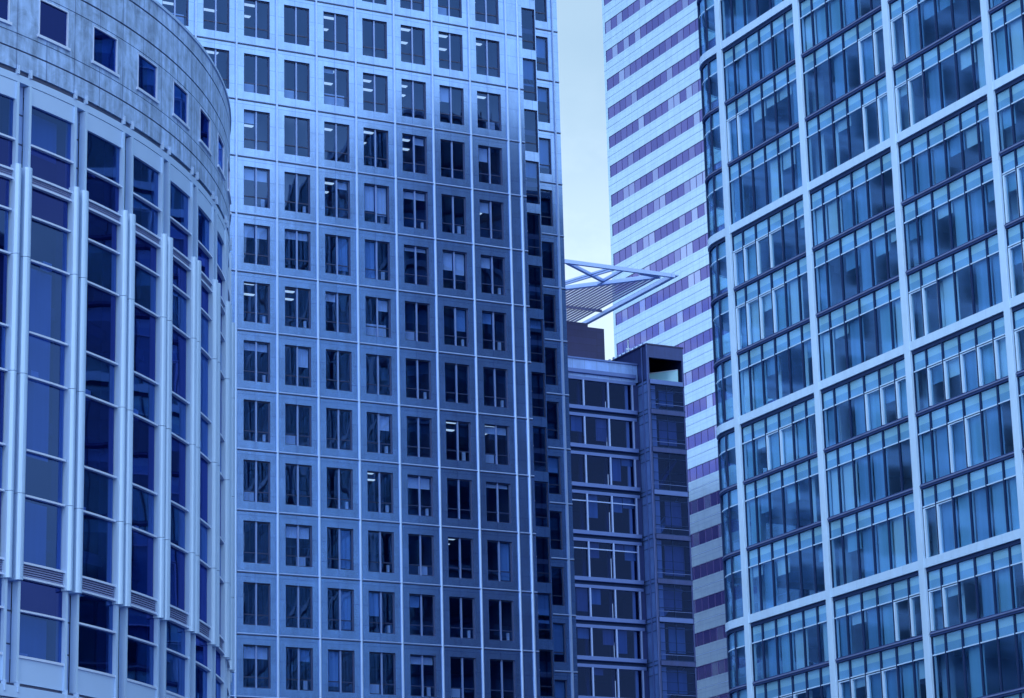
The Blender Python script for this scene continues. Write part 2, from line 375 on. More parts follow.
    def pillow(x0, x1, y, z0, z1, b, nx=8, nz=14):
        g = MB(); 
        for i in range(nx+1):
            for k in range(nz+1):
                u = 2*i/nx-1; v = 2*k/nz-1
                g.v.append((x0+(x1-x0)*i/nx, y-b*(1-u**4)*(1-v**4), z0+(z1-z0)*k/nz))
        for i in range(nx):
            for k in range(nz): a = i*(nz+1)+k; g.f.append((a, a+nz+1, a+nz+2, a+1))
        return g
    G = []
    for bq in (.006, -.005, .011, .002):
        g = pillow(fr, ww/2-.05, .05, fr, wh-fr, bq); g2 = pillow(ww/2+.05, ww-fr, .05, fr, wh-fr, bq*.8)
        GL = g.build('pane', M['g_centre'], F, loc=(0, 0, 0), smooth=True); GR = g2.build('pane', M['g_centre'], F, loc=(0, 0, 0), smooth=True)
        G.append((GL, GR))
        COL.objects.unlink(GL); COL.objects.unlink(GR)
    def blind(x0, x1, drop, m): 
        b = MB(); n = 1
        b.box(x0, x1, .22, .235, wh-.08-drop, wh-.08); return b.build('blind', m, F, loc=(0, 0, 0))
    B = {}
    def get_blind(side, d, key='blind'):
        d = round(d*4)/4
        kk = (side, d, key)
        if kk not in B:
            x0, x1 = {'L': (.08, ww/2-.06), 'R': (ww/2+.06, ww-.08), 'B': (.08, ww-.08)}[side]
            o = blind(x0, x1, d, M[key]); COL.objects.unlink(o); B[kk] = o
        return B[kk]
    SC = {}
    def get_screen(n):
        if n not in SC:
            b = MB()
            if n == 0: b.box(.1, ww-.1, .45, .50, .1, 1.02)
            elif n == 3: b.box(ww-.34, ww-.17, .25, .4, .1, .62)
            elif n == 4: b.box(ww-.36, ww-.12, .5, .6, .1, .8)
            elif n == 1: b.box(.1, ww*.5, .40, .45, .1, .8)
            else: b.box(ww*.55, ww*.85, .35, .6, .1, .75)
            o = b.build('low_screen', M['blind'], F, loc=(0, 0, 0)); COL.objects.unlink(o); SC[n] = o
        return SC[n]
    lampmb = MB(); lampmb.box(0, 1.15, 0, .32, 0, .05)
    LP = lampmb.build('ceiling_lamp', M['lamp'], T, loc=(0, 0, 0)); COL.objects.unlink(LP)
    COL.objects.unlink(F); COL.objects.unlink(MU)
    fixed = {(-1, 2): [('L', .75), ('R', .75)], (1, 2): [('R', .5)], (2, 2): [('L', 1.75), ('R', 2)], (5, 2): [('L', .75)], (3, 2): [('B', .5)],
             (-1, 3): [('L', .75), ('R', .75)], (0, 3): [('B', .5)], (4, 3): [('L', 1.25), ('R', 1.5)], (5, 3): [('R', .75)], (3, 3): [('B', .25)],
             (0, 5): [('R', 1.25)], (0, 8): [('B', .75)], (2, 6): [('R', 1.0)], (5, 3): [('L', .75)], (1, 4): [('L', .5)], (2, 4): [('R', .75)]}
    vis = [(i, k) for k in range(-1, 12) for i in range(-1, 6)] + [(-2, -1), (-2, 0), (-2, 1), (-3, -1), (-3, 0)] + [(i, -2) for i in (2, 3, 4, 5)]
    visset = set(vis)
    rnd = random.Random(11)
    for i, k in vis:
        a, b, z0, z1 = opening(i, k)
        f = link_copy(F, T, Vector((a, Y+.14, z0))-off)
        link_copy(MU, f)
        for g_ in rnd.choice(G): link_copy(g_, f, None, (R(rnd.uniform(-.2, .2)), 0, R(rnd.uniform(-.2, .2))))
        bl = fixed.get((i, k))
        if bl is None:
            bl = []
            q = rnd.random()
            if k <= 1: 
                if q < .1: bl = [(rnd.choice('LR'), rnd.uniform(.3, 1))]
            elif q < .12: bl = [('B', rnd.uniform(.3, .9))]
            elif q < .38: bl = [(rnd.choice('LR'), rnd.uniform(.5, 2.5), 'blind_b')]
            elif q < .52 and k > 7: bl = [('R', 2.5, 'blind_b')]
        for x in bl:
            link_copy(get_blind(x[0], x[1], x[2] if len(x) > 2 else 'blind'), f)
        if (k <= 1 and rnd.random() < .8) or rnd.random() < .14:
            link_copy(LP, T, Vector((a+.25+rnd.uniform(-.1, .3), Y+1.6+rnd.uniform(-.3, .5), Z0-4*k-.36))-off)
            if rnd.random() < .7: link_copy(LP, T, Vector((a+1.0+rnd.uniform(-.3, .3), Y+3.6, Z0-4*k-.36))-off)
        if k == 0 and i in (-1, 0, 1, 5) or rnd.random() < .14:
            sb = get_screen(rnd.choice([0, 1, 2])); link_copy(sb, f)
        elif k >= 2 and rnd.random() < .6: link_copy(get_screen(rnd.choice([3, 3, 4])), f)
    # windows that only show in reflections: one mass
    st = MB(); sg = MB()
    for k in rows:
        for i in range(-12, 6):
            if (i, k) in visset: continue
            a, b, z0, z1 = opening(i, k); y = Y+.14
            st.box(a, a+fr, y, y+.1, z0, z1); st.box(b-fr, b, y, y+.1, z0, z1); st.box(a+fr, b-fr, y, y+.1, z0, z0+fr); st.box(a+fr, b-fr, y, y+.1, z1-fr, z1)
            st.box((a+b)/2-.05, (a+b)/2+.05, y-.03, y+.09, z0+fr, z1-fr)
            sg.quad((a+fr, y+.05, z0+fr), (b-fr, y+.05, z0+fr), (b-fr, y+.05, z1-fr), (a+fr, y+.05, z1-fr))
    o = st.build('far_window', M['darkframe'], T); o['kind'] = 'stuff'
    q = sg.build('pane', M['g_centre'], o, loc=(0, 0, 0))
    # tall corner windows
    for n, (a, b, z0, z1) in enumerate(ops2):
        if z0 > 92 or z1 < 22: continue
        y = YW+.12
        s_ = MB(); s_.box(a, a+.06, y, y+.1, z0, z1); s_.box(b-.06, b, y, y+.1, z0, z1); s_.box(a+.06, b-.06, y, y+.1, z1-.07, z1); s_.box(a+.06, b-.06, y, y+.1, z0, z0+.07); s_.box(a+.06, b-.06, y+.01, y+.08, z0+.68, z0+.75)
        f = s_.build('corner_window', M['darkframe'], T)
        g = MB(); g.quad((a+.06, y+.05, z0+.07), (b-.06, y+.05, z0+.07), (b-.06, y+.05, z1-.07), (a+.06, y+.05, z1-.07))
        po = g.build('pane', M['g_centre'], f, loc=(0, 0, 0)); po.data.transform(__import__('mathutils').Matrix.Translation(-off))
        if rnd.random() < .3:
            bb = MB(); bb.box(a+.07, b-.07, y+.2, y+.215, z1-rnd.uniform(.6, 2.4), z1-.07)
            bo = bb.build('blind', M['blind_b'], f, loc=(0, 0, 0)); bo.data.transform(__import__('mathutils').Matrix.Translation(-off))
centre_tower()

# ------------------------------------------------------------------ right building (blue glass, white grid, rounded corner)
def right_building():
    X = 87.153; ZR = 64.446; C = [136.60, 127.97, 119.07, 110.20, 101.33, 92.46, 83.6]
    T = root('glass_office_block', (105, 112, -1.7), 'blue glass office block with a thick white grid and rounded corner, at the right', 'office block')
    off = Vector(T.location)
    TOP = ZR+12.25; r = 3.0; yc = 138.1; XE = 128; YN = C[-1]
    ks = range(-2, 6)                                # thick bands every 12 m
    floors = []                                      # (z bottom, z top, thick below?)
    # columns (white)
    for c in C:
        m = MB(); m.box(X-.16, X+.30, c-.265, c+.265, -1.7, TOP+.6); m.build('white_column', M['white'], T, bevel=.02)
    n = MB()
    def arc(r_, a0=180, a1=90, k=10): return [(X+r+r_*math.cos(R(a0+(a1-a0)*i/k)), yc+r_*math.sin(R(a0+(a1-a0)*i/k))) for i in range(k+1)]
    def ribbon(mb, d0, d1, z0, z1, ystart=YN, xend=XE, rows=None):
        """strip following the front, round the corner and along the far side; d outward from the face"""
        o_ = [(X-d1, ystart)] + arc(r+d1) + [(xend, yc+r+d1)]
        i_ = [(X-d0, ystart)] + arc(r+d0) + [(xend, yc+r+d0)]
        for a in range(len(o_)-1):
            p, q, s, t = o_[a], o_[a+1], i_[a+1], i_[a]
            k = len(mb.v); mb.v += [(*p, z0), (*q, z0), (*s, z0), (*t, z0), (*p, z1), (*q, z1), (*s, z1), (*t, z1)]
            for f in ((0, 1, 5, 4), (3, 7, 6, 2), (0, 3, 2, 1), (4, 5, 6, 7)): mb.f.append(tuple(k+j for j in f))
    # horizontal thick bands
    for k in range(-1, 6):
        z = ZR-12*k
        if k == -1: z = TOP-.25
        b = MB(); ribbon(b, -.25, .12, z-.25, z+.24); b.build('white_band', M['white'], T)
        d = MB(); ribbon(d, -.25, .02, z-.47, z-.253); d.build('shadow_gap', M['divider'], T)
    zz = []
    for k in range(0, 18):
        z = TOP-.25-4*k
        thick = (k % 3 == 0)
        zz.append((z, thick))
        if not thick:
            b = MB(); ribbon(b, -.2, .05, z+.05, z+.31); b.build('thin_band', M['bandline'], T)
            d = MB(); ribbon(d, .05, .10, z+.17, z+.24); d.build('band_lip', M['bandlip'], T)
    # windows: one per bay and storey (dividers + transom as its frame, glazing, blinds, opening frames)
    rnd = random.Random(5)
    opened = {(2, 7): [1, 2, 3, 4, 5]}
    nwin = 0
    stuffF = MB(); stuffG = MB()
    for k in range(0, 17):
        zt = zz[k][0] + (-.47 if zz[k][1] else .03); zb = zz[k+1][0] + (.24 if zz[k+1][1] else .33)
        zs1 = zt-.47; zs2 = zt-.97
        for j in range(6):
            y1 = C[j]-.265; y0 = C[j+1]+.265
            mod = (C[j]-C[j+1])/6
            divs = [C[j]-mod*i for i in range(1, 6)]
            inview = (1 <= k <= 14 and j <= 3) or (4 <= k <= 14 and j == 4)
            f = MB()
            for y in divs: f.box(X-.03, X+.12, y-.032, y+.032, zb, zt)
            f.box(X-.01, X+.10, y1-.02, y1+.001, zb, zt); f.box(X-.01, X+.10, y0, y0+.06, zb, zt)
            if not inview:
                if 0 <= k:
                    stuffF.v, stuffF.f = stuffF.v, stuffF.f
                    nb = len(stuffF.v); stuffF.v += f.v; stuffF.f += [tuple(nb+i for i in q) for q in f.f]
                    stuffG.quad((X+.05, y0, zb), (X+.05, y1, zb), (X+.05, y1, zt), (X+.05, y0, zt))
                continue
            F = f.build('window', M['divider'], T)
            edges = [y1]+divs+[y0]
            g = MB(); s1 = MB(); s2 = MB(); tr = MB(); single = []
            # which panes are opening lights with pale jambs
            st = None; ln = 0
            if rnd.random() < .45: st = rnd.choice([0, 0, 1, 2, 3, 4]); ln = rnd.choice([2, 2, 3, 4])
            opn = set(range(st, min(6, st+ln))) if st is not None else set()
            if (j, k) == (2, 9): opn = {1, 2, 3, 4, 5}
            for i in range(6):
                a, b = edges[i+1]+.03, edges[i]-.03       # a<b ; b is the far (left in view) side
                if i == 5: a = edges[6]+.02
                t1, t2 = rnd.uniform(-.006, .006), rnd.uniform(-.008, .008)
                if i in opn:
                    g.quad((X+.05, a, zs2), (X+.05, b, zs2), (X+.05, b, zt), (X+.05, a, zt))
                    xo = X+.12
                    op = MB(); single.append((op, 'opening_frame', 'strip_light'))
                    op.box(X-.02, xo+.06, b-.16, b-.04, zb+.02, zs2-.10)            # bright jamb
                    op.box(X-.0, xo, a+.02, a+.05, zb+.02, zs2-.10); op.box(X-.0, xo, a+.05, b-.16, zs2-.15, zs2-.10)
                    f2 = (xo-.03+t1)
                    g.quad((f2, a+.05, zb), (f2+t2, b-.16, zb), (f2+t2, b-.16, zs2-.1), (f2, a+.05, zs2-.1))
                else:
                    g.quad((X+.05+t1, a, zb), (X+.05-t1, b, zb), (X+.05-t1+t2, b, zt), (X+.05+t1+t2, a, zt))
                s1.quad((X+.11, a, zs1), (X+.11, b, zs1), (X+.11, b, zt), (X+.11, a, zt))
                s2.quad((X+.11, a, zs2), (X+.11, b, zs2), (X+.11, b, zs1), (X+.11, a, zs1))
                tr.box(X+.0, X+.04, a, b, zs2-.035, zs2+.03)
                q = rnd.random()
                if q < .22:
                    dd = rnd.choice([.6, 1.0, 2.9, 2.9]); bl = MB(); single.append((bl, 'blind', 'blind')); bl.box(X+.30, X+.315, a+.05, b-.05, max(zb, zs2-dd), zs2)
                elif q < .72:
                    dd = rnd.choice([1.0, 2.9, 2.9, 2.9, 2.9]); bb = MB(); single.append((bb, 'blind', rnd.choice(['blind_b', 'blind_b', 'blind_c']))); bb.box(X+.30, X+.315, a+.05, b-.05, max(zb, zs2-dd), zs2)
                if rnd.random() < .16: bl = MB(); single.append((bl, 'curtain', 'blind')); bl.box(X+.5, X+.53, a+.2, a+.55, zb, zs2)     # bunched curtain / column edge
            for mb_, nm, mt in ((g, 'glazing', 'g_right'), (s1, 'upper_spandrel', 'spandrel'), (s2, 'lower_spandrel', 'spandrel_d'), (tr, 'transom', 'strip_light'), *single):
                if mb_.f:
                    o = mb_.build(nm, M[mt], F, loc=(0, 0, 0)); o.data.transform(__import__('mathutils').Matrix.Translation(-off))
    o = stuffF.build('far_window', M['divider'], T); o['kind'] = 'stuff'
    q = stuffG.build('glazing', M['g_right'], o, loc=(0, 0, 0)); q.data.transform(__import__('mathutils').Matrix.Translation(-off))
    # rounded corner glass and the far side
    cg = MB(); cf = MB(); csp = MB(); ctr = MB()
    pts = [(X, C[0]+.265)] + arc(r, k=14) + [(XE, yc+r)]
    for k in range(0, 17):
        zt = zz[k][0] + (-.47 if zz[k][1] else .03); zb = zz[k+1][0] + (.24 if zz[k+1][1] else .33)
        def strip(mb, ins, z0, z1):
            P = [(X+ins, C[0]+.265)] + arc(r-ins, k=14) + [(XE, yc+r-ins)]
            for a in range(len(P)-1): mb.quad((*P[a], z0), (*P[a+1], z0), (*P[a+1], z1), (*P[a], z1))
        strip(cg, .05, zb, zt); strip(csp, .12, zt-.97, zt)
        P = [(X-.0, C[0]+.265)] + arc(r, k=14)+[(XE, yc+r)]
        for a in range(len(P)-1):
            p, q = P[a], P[a+1]; ctr.quad((*p, zt-1.0), (*q, zt-1.0), (*q, zt-.94), (*p, zt-.94))
        for a in (180, 150, 120, 93):
            px, py = X+r+r*math.cos(R(a)), yc+r*math.sin(R(a)); nx, ny = math.cos(R(a)), math.sin(R(a))
            cf.bar((px+.0*nx, py, zb), (px, py, zt), .1, .1)
        xx = X+r+1.4
        while xx < XE: cf.box(xx-.05, xx+.05, yc+r-.05, yc+r+.05, zb, zt); xx += 1.47
    cf.build('corner_window', M['divider'], T); cg.build('corner_glazing', M['g_right'], T); csp.build('corner_spandrel', M['spandrel_d'], T); ctr.build('corner_transom', M['strip_light'], T)
    xx = X+r+4
    cc = MB()
    while xx < XE: cc.box(xx-.26, xx+.26, yc+r-.1, yc+r+.16, -1.7, TOP+.6); xx += 8.8
    cc.build('side_columns', M['midwall'], T)
    # floors, core, roof, other walls
    inn = MB()
    def slab(z0, z1):
        P = [(X+.35, YN)] + arc(r-.35) + [(XE-.1, yc+r-.35), (XE-.1, YN)]
        inn.prism(P, z0, z1)
    for z, th in zz: slab(z-.62, z-.02)
    inn.box(X+7, XE-6, YN+5, yc-4, -1.7, TOP-1)
    for c in C[:-1]: inn.box(X+.9, X+1.4, c-.25, c+.25, -1.7, TOP-1)
    for c in C[1:5]: inn.box(X+2.2, X+7, c-.1+1.1, c+.1+1.1, -1.7, TOP-1)
    inn.build('interior', M['room_r'], T)
    rf = MB(); rf.prism([(X+.1, YN+.1)] + arc(r-.1) + [(XE, yc+r-.1), (XE, YN+.1)], TOP-.1, TOP+.1); rf.build('roof', M['midwall'], T)
    rw = MB(); rw.box(XE-.1, XE+.3, YN, yc+r, -1.7, TOP); rw.box(X, XE, YN-.3, YN-.27, -1.7, TOP); rw.build('rear_wall', M['rear'], T)
right_building()

# ------------------------------------------------------------------ striped tower
def striped_tower():
    X = 170.937; Z = 140.12; Y1 = 296.45; Y0 = 240.4
    T = root('striped_tower', (195, 272, -1.7), 'tall white tower with violet ribbon windows, farthest back, beside the strip of sky', 'office tower')
    w_ = MB()
    tops = [Z-4*k for k in range(-9, 36)]
    TOP = tops[0]+3
    ops = [(Y0+.3, Y1-.55, z-1.60, z+.03) for z in tops if z-1.7 > 0]
    sheet(w_, 'X', X, Y0, Y1, -1.7, TOP, ops, .22)
    w_.quad((X, Y1, -1.7), (X+50, Y1, -1.7), (X+50, Y1, TOP), (X, Y1, TOP)); w_.quad((X, Y0, -1.7), (X+50, Y0, -1.7), (X+50, Y0, TOP), (X, Y0, TOP))
    w_.quad((X, Y0, TOP), (X+50, Y0, TOP), (X+50, Y1, TOP), (X, Y1, TOP)); w_.quad((X+50, Y0, -1.7), (X+50, Y1, -1.7), (X+50, Y1, TOP), (X+50, Y0, TOP))
    o = w_.build('wall', M['swhite'], T)
    for a, b, z0, z1 in ops:
        g = MB(); g.quad((X+.07, a, z0), (X+.07, b, z0), (X+.07, b, z1), (X+.07, a, z1)); F = g.build('window_band', M['violet'], T)
        d = MB(); y = b-.0
        off = Vector(T.location)
        n0 = math.ceil((a-off.y)/1.49)
        for n in range(n0, n0+45):
            yy = off.y+1.49*n
            if yy > b: break
            d.box(X+.03, X+.10, yy-.022, yy+.022, z0, z1)
        d.box(X+.03, X+.10, a, b, z1-.05, z1)
        q = d.build('divider', M['vdiv'], F, loc=(0, 0, 0)); q.data.transform(__import__('mathutils').Matrix.Translation(-off))
        j = MB(); j.box(X-.015, X+.01, Y0, Y1, z0-1.20, z0-1.14)
    jt = MB()
    for z in tops: jt.box(X-.02, X+.02, Y0, Y1, z+1.32, z+1.37)
    jt.build('panel_joint', M['pil'], T)
striped_tower()

# ------------------------------------------------------------------ low dark blue building between the towers, with roof canopy
def mid_building():
    T = root('dark_blue_office', (142, 250, -1.7), 'low dark blue office building with a slatted roof canopy, between the towers', 'office building')
    off = Vector(T.location); Tr = __import__('mathutils').Matrix.Translation(-off)
    Y = 245.0; XL = 122.0; XR = 144.0
    sills = [76.37, 72.44, 68.31, 64.17, 59.15, 54.30, 50.18, 46.11, 42.0, 37.9, 33.8, 29.7, 25.6, 21.5, 17.4, 13.3, 9.2]
    w_ = MB()
    w_.box(XL, XR, Y+.05, Y+18, 75.6, 77.5)                     # parapet
    w_.build('parapet', M['parapet'], T)
    c = MB(); c.box(XL, XR-.02, Y-.08, Y+.3, 77.5, 77.68); c.build('coping', M['midledge'], T)
    b = MB()
    b.box(XL, XR, Y+.2, Y+.6, -1.7, 9); b.build('base_wall', M['midwall'], T)
    sl = MB()
    for s in sills: sl.box(XL, XR, Y+.35, Y+17, s-1.1, s-.2)
    sl.box(XL, XR, Y+8, Y+8.3, 0, 76)
    for x in (126, 131.6, 137.3, 140.3): sl.box(x, x+.3, Y+1.2, Y+1.5, 0, 76)
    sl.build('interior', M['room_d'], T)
    mul = [123.8, 126.45, 129.1, 131.75, 134.4, 137.33, 140.27, 143.2]
    rnd = random.Random(3)
    for n, s in enumerate(sills[:-1]):
        l = MB(); l.box(XL, XR-.35, Y-.28, Y+.3, s-.42, s); l.build('sill_ledge', M['midledge'], T, bevel=.02)
        h = MB(); h.box(XL, XR-.35, Y-.10, Y+.3, s-1.13, s-.80); h.build('head_band', M['midledge'], T)
        d = MB(); d.box(XL, XR-.35, Y+.1, Y+.3, s-.80, s-.42); d.build('recess', M['divider'], T)
        zt = s-1.13; zb = sills[n+1]
        tall = (s-sills[n+1]) > 4.5
        edges = [XL]+mul
        for i in range(len(mul)):
            a, b_ = edges[i], edges[i+1]
            if a < 126: continue
            f = MB(); f.box(b_-.09, b_+.09, Y-.12, Y+.12, zb, zt); f.box(a+.09, b_-.09, Y+.05, Y+.1, zb, zb+.06)
            if tall: f.box(a+.09, b_-.09, Y-.05, Y+.08, zt-.80, zt-.68)
            F = f.build('window', M['midframe'], T)
            g = MB(); t1 = rnd.uniform(-.012, .012); g.quad((a+.09, Y+.08+t1, zb), (b_-.09, Y+.08-t1, zb), (b_-.09, Y+.08-t1, zt), (a+.09, Y+.08+t1, zt))
            G = g.build('pane', M['g_mid'], F, loc=(0, 0, 0)); G.data.transform(Tr)
            for hx0, hx1 in ((a+.12, (a+b_)/2-.05), ((a+b_)/2+.05, b_-.12)):
                if rnd.random() < .42:
                    bb = MB(); bb.box(hx0, hx1, Y+.3, Y+.32, zt-rnd.choice([.7, 1.1, 1.6, 2.4]), zt); B_ = bb.build('blind', M[rnd.choice(['blind_b', 'blind_c', 'rear'])], F, loc=(0, 0, 0)); B_.data.transform(Tr)
            if i == len(mul)-1:
                cm = MB(); cm.box(b_-.62, b_-.30, Y+.35, Y+.5, zb, zt); B_ = cm.build('curtain', M['blind'], F, loc=(0, 0, 0)); B_.data.transform(Tr)
        e = MB(); e.box(mul[-1]+.09, XR-.02, Y+.06, Y+.2, zb, zt); e.build('end_panel', M['midwall'], T)
    # right hand stair and lift block, standing 2 m forward
    YF = 243.0; XA, XB = 144.0, 148.45; ZT = 79.28
    lev = [75.5, 72.25, 68.15, 63.6, 58.9, 54.2, 50.2, 45.7, 41.6, 37.5, 33.4, 29.3, 25.2, 21, 17, 13]
    s = MB()
    s.box(XA+.05, XA+.25, YF, YF+9, -1.7, ZT); s.box(XB-.18, XB, YF, YF+.2, -1.7, ZT); s.box(XB-.1, XB, YF+.2, YF+9, -1.7, ZT)
    s.box(XA+.25, XB-.18, YF, YF+.3, 77.95, ZT); s.box(XA, XB, YF+8.8, YF+9, -1.7, ZT)
    s.build('stair_block_wall', M['midwall'], T)
    rr = MB(); rr.box(XA-.06, XB+.08, YF-.06, YF+9, ZT, ZT+.16); rr.build('block_roof', M['pent'], T)
    inn = MB(); inn.box(XA+.3, XB-.3, YF+4, YF+4.2, 0, 75)
    for z in lev: inn.box(XA+.3, XB-.2, YF+.3, YF+8, z-.35, z+.05)
    inn.build('stair_interior', M['room_d'], T)
    for n, z in enumerate(lev[:-1]):
        h = MB(); h.box(XA+.25, XB-.18, YF-.10, YF+.1, z-.42, z+.05); h.build('floor_band', M['midledge'] if n % 3 == 0 else M['midwall'], T)
        zt = z-.42; zb = lev[n+1]+.05
        f = MB(); f.box(XA+.25, XB-.18, YF+.0, YF+.08, zb+1.0, zb+1.06); f.box(XA+.25, XB-.18, YF, YF+.08, zt-.7, zt-.62); f.box(XA+.25, XB+.0, YF-.06, YF+.0, zb+.0, zb+.10); f.box(XA+2.2, XA+2.26, YF, YF+.08, zb, zt); f.box(XA+.25, XB+.0, YF-.05, YF+.0, zt-.06, zt+.0); f.box(XA+.25, XB-.18, YF+.0, YF+.08, zb+1.9, zb+1.93)
        f.box(XA+.25, XA+.33, YF, YF+.08, zb, zt)
        F = f.build('stair_window', M['divider'], T)
        q = MB(); q.box(XA+.25, XB-.18, YF-.02, YF+.0, zb+.62, zb+.67); Q = q.build('guard_rail', M['midledge'], F, loc=(0, 0, 0)); Q.data.transform(Tr)
        if rnd.random() < .75:
            q0 = rnd.uniform(1.3, 2.2); q = MB(); q.box(XA+q0, XB-rnd.uniform(.3, .9), YF+.9, YF+1.0, zb+rnd.uniform(.3, 1.4), zt-rnd.uniform(.1, .5)); Q = q.build('wall_panel', M[rnd.choice(['blind_b', 'blind_c', 'rear'])], F, loc=(0, 0, 0)); Q.data.transform(Tr)
        g = MB(); t1 = rnd.uniform(-.02, .02); g.quad((XA+.25, YF+.05+t1, zb), (XB-.18, YF+.05-t1, zb), (XB-.18, YF+.05-t1, zt), (XA+.25, YF+.05+t1, zt))
        G = g.build('pane', M['g_mid'], F, loc=(0, 0, 0)); G.data.transform(Tr)
        q = MB(); q.box(XA+.35, XA+1.05, YF+.3, YF+.4, zb, zt-.1); Q = q.build('pale_panel', M['blind'], F, loc=(0, 0, 0)); Q.data.transform(Tr)  # pale upright panel just behind the stair glass
        # stair flight crossing behind the glass
        q = MB(); q.bar((XA+1.2, YF+1.6, zb+.1), (XB-.6, YF+1.6, zt-.3), .9, .35); q.bar((XA+1.2, YF+1.1, zb+1.1), (XB-.6, YF+1.1, zt+.5-.3), .06, .06)
        Q = q.build('stair_flight', M['blind_b'] if rnd.random() < .6 else M['room_d'], F, loc=(0, 0, 0)); Q.data.transform(Tr)
    for z in lev[:-1]:
        for dz, hh in ((-.42, .10), (.02, .08), (-1.35, .06)):
            q = MB(); q.box(XA-.03, XA+.05, YF+.0, YF+2.3, z+dz, z+dz+hh); q.build('side_rail', M['divider'], T)
    q = MB(); q.box(XA-.0, XA+.05, YF+.1, YF+2.3, 9, 75.4); q.build('side_glazing', M['sideg'], T)
    # open roof storey: glass balustrade
    bl = MB(); bl.bar((XA+.5, YF+4.6, 76.3), (XB-.4, YF+.5, 76.3), .05, 1.4); bl.build('balustrade', M['balu'], T)
    bt = MB(); bt.bar((XA+.5, YF+4.6, 77.05), (XB-.4, YF+.5, 77.05), .08, .08); bt.build('balustrade_rail', M['transom'], T)
    bt = MB(); bt.box(XA+.25, XB-.1, YF+6.8, YF+7, 75.5, ZT-.2); bt.build('lobby_wall', M['midwall'], T)
    vs = MB(); vs.box(XA-.05, XA+.0, YF-.08, YF+.12, 9, ZT); vs.build('corner_trim', M['midledge'], T)
    vs = MB(); vs.box(XA-.12, XA-.02, YF+.9, YF+1.02, 9, ZT-.1); vs.build('downpipe', M['midledge'], T)
    # plant room and canopy
    pr = MB(); pr.box(124, 142.95, 250.0, 262, 77, 82.75); pr.build('plant_room', M['pent'], T)
    pr = MB(); pr.box(124, 141.3, 250.6, 260, 82.75, 83.35); pr.build('plant_room_kerb', M['pent'], T)
    zc = 85.6; k = zc/90
    Fx, Fy = 152.4*k, 250.4*k; By = 272.5*k
    cz = D.objects.new('roof_canopy', None); COL.objects.link(cz); cz.parent = T; cz.location = Vector((Fx, Fy, zc))-off
    bpy.context.view_layer.update()
    coff = __import__('mathutils').Matrix.Translation(-Vector((Fx, Fy, zc)))
    def cpart(mb, name, m): o = mb.build(name, m, cz, loc=(0, 0, 0)); o.data.transform(coff); return o
    XW = 118.0
    m = MB(); m.bar((XW, Fy+.25, zc+.05), (Fx+.0, Fy+.25, zc+.05), .34, .40); cpart(m, 'front_beam', M['canopy'])
    m = MB(); m.bar((Fx-.15, Fy+.0, zc+.0), (Fx-.15, By+.6, zc+.0), .38, .36); cpart(m, 'side_beam', M['canopy'])
    m = MB(); m.box(Fx+.10, Fx+.62, Fy+.2, By+.6, zc+.12, zc+.20); cpart(m, 'gutter', M['canopy'])
    p1 = Vector((Fx-1.4, Fy+.7, zc)); p2 = Vector((143.44*k, 259.15*k, zc)); dd = (p2-p1).normalized(); p3 = p1+dd*26
    m = MB(); m.bar(p1, p3, .46, .42); cpart(m, 'diagonal_beam', M['canopy'])
    # bracing in the open part, laid out flat between the two beams
    def on_diag(x): t = (x-p1.x)/dd.x; return p1+dd*t
    m = MB(); x = Fx-6.1; q = on_diag(x); m.bar((x, Fy+.5, zc), (x, q.y-.2, zc), .28, .3); cpart(m, 'brace', M['canopy'])
    m = MB(); m.bar((Fx-12.6, Fy+.4, zc), (Fx-6.1, on_diag(Fx-6.1).y-1.2, zc), .34, .3); cpart(m, 'brace', M['canopy'])
    m = MB(); m.bar((Fx-7.0, Fy+.5, zc), (Fx-10.3, on_diag(Fx-10.3).y, zc), .2, .2); cpart(m, 'brace', M['canopy'])
    m = MB(); m.bar((Fx-7.7, Fy+.5, zc), (Fx-11.2, on_diag(Fx-11.2).y, zc), .2, .2); cpart(m, 'brace', M['canopy'])
    m = MB(); m.bar((Fx-4.0, Fy+.45, zc), (Fx-1.6, Fy+.75, zc), .5, .35); cpart(m, 'brace', M['canopy'])
    x = Fx-1.5
    while x > XW+1:
        q = on_diag(x)
        if q.y < By: 
            m = MB(); m.bar((x, q.y+.15, zc-.02), (x, By, zc-.02), .20, .12); cpart(m, 'slat', M['slat'])
        x -= .47
    m = MB(); m.bar((XW, By, zc+.18), (Fx, By, zc+.18), .35, .3); cpart(m, 'rear_beam', M['canopy'])
    m = MB(); m.bar((XW, By-6.0, zc+.22), (Fx-.4, By-6.0, zc+.22), .2, .26); cpart(m, 'purlin', M['pent'])
    for x in (139.8, 131): 
        m = MB(); m.bar((x, 253, 82.7), (x, 253, zc), .35, .35); cpart(m, 'post', M['canopy'])
    # aerials and a camera mast on the stair block roof
    a = MB(); a.bar((XA+.7, YF+5, ZT+.1), (XA+.7, YF+5, ZT+1.9), .09, .09); a.box(XA+.45, XA+.95, YF+4.9, YF+5.1, ZT+.75, ZT+.95); a.box(XA+.35, XA+1.3, YF+4.7, YF+5.2, ZT+.1, ZT+.55); a.build('aerial', M['blind'], T)
    a = MB(); a.bar((XA+2.2, YF+4, ZT+.1), (XA+2.2, YF+4, ZT+1.2), .09, .09); a.prism([(XA+2.0, YF+3.9), (XA+2.55, YF+3.8), (XA+2.6, YF+4.2), (XA+2.05, YF+4.2)], ZT+.95, ZT+1.25); a.box(XA+1.7, XA+2.7, YF+3.8, YF+4.2, ZT+.1, ZT+.4); a.build('aerial', M['blind'], T)
    a = MB()
    for i in range(9): a.box(XA-.02, XA+.16, YF+.6+i*.9, YF+.9+i*.9, ZT+.16, ZT+.42)
    a.build('roof_cleats', M['canopy'], T)
mid_building()

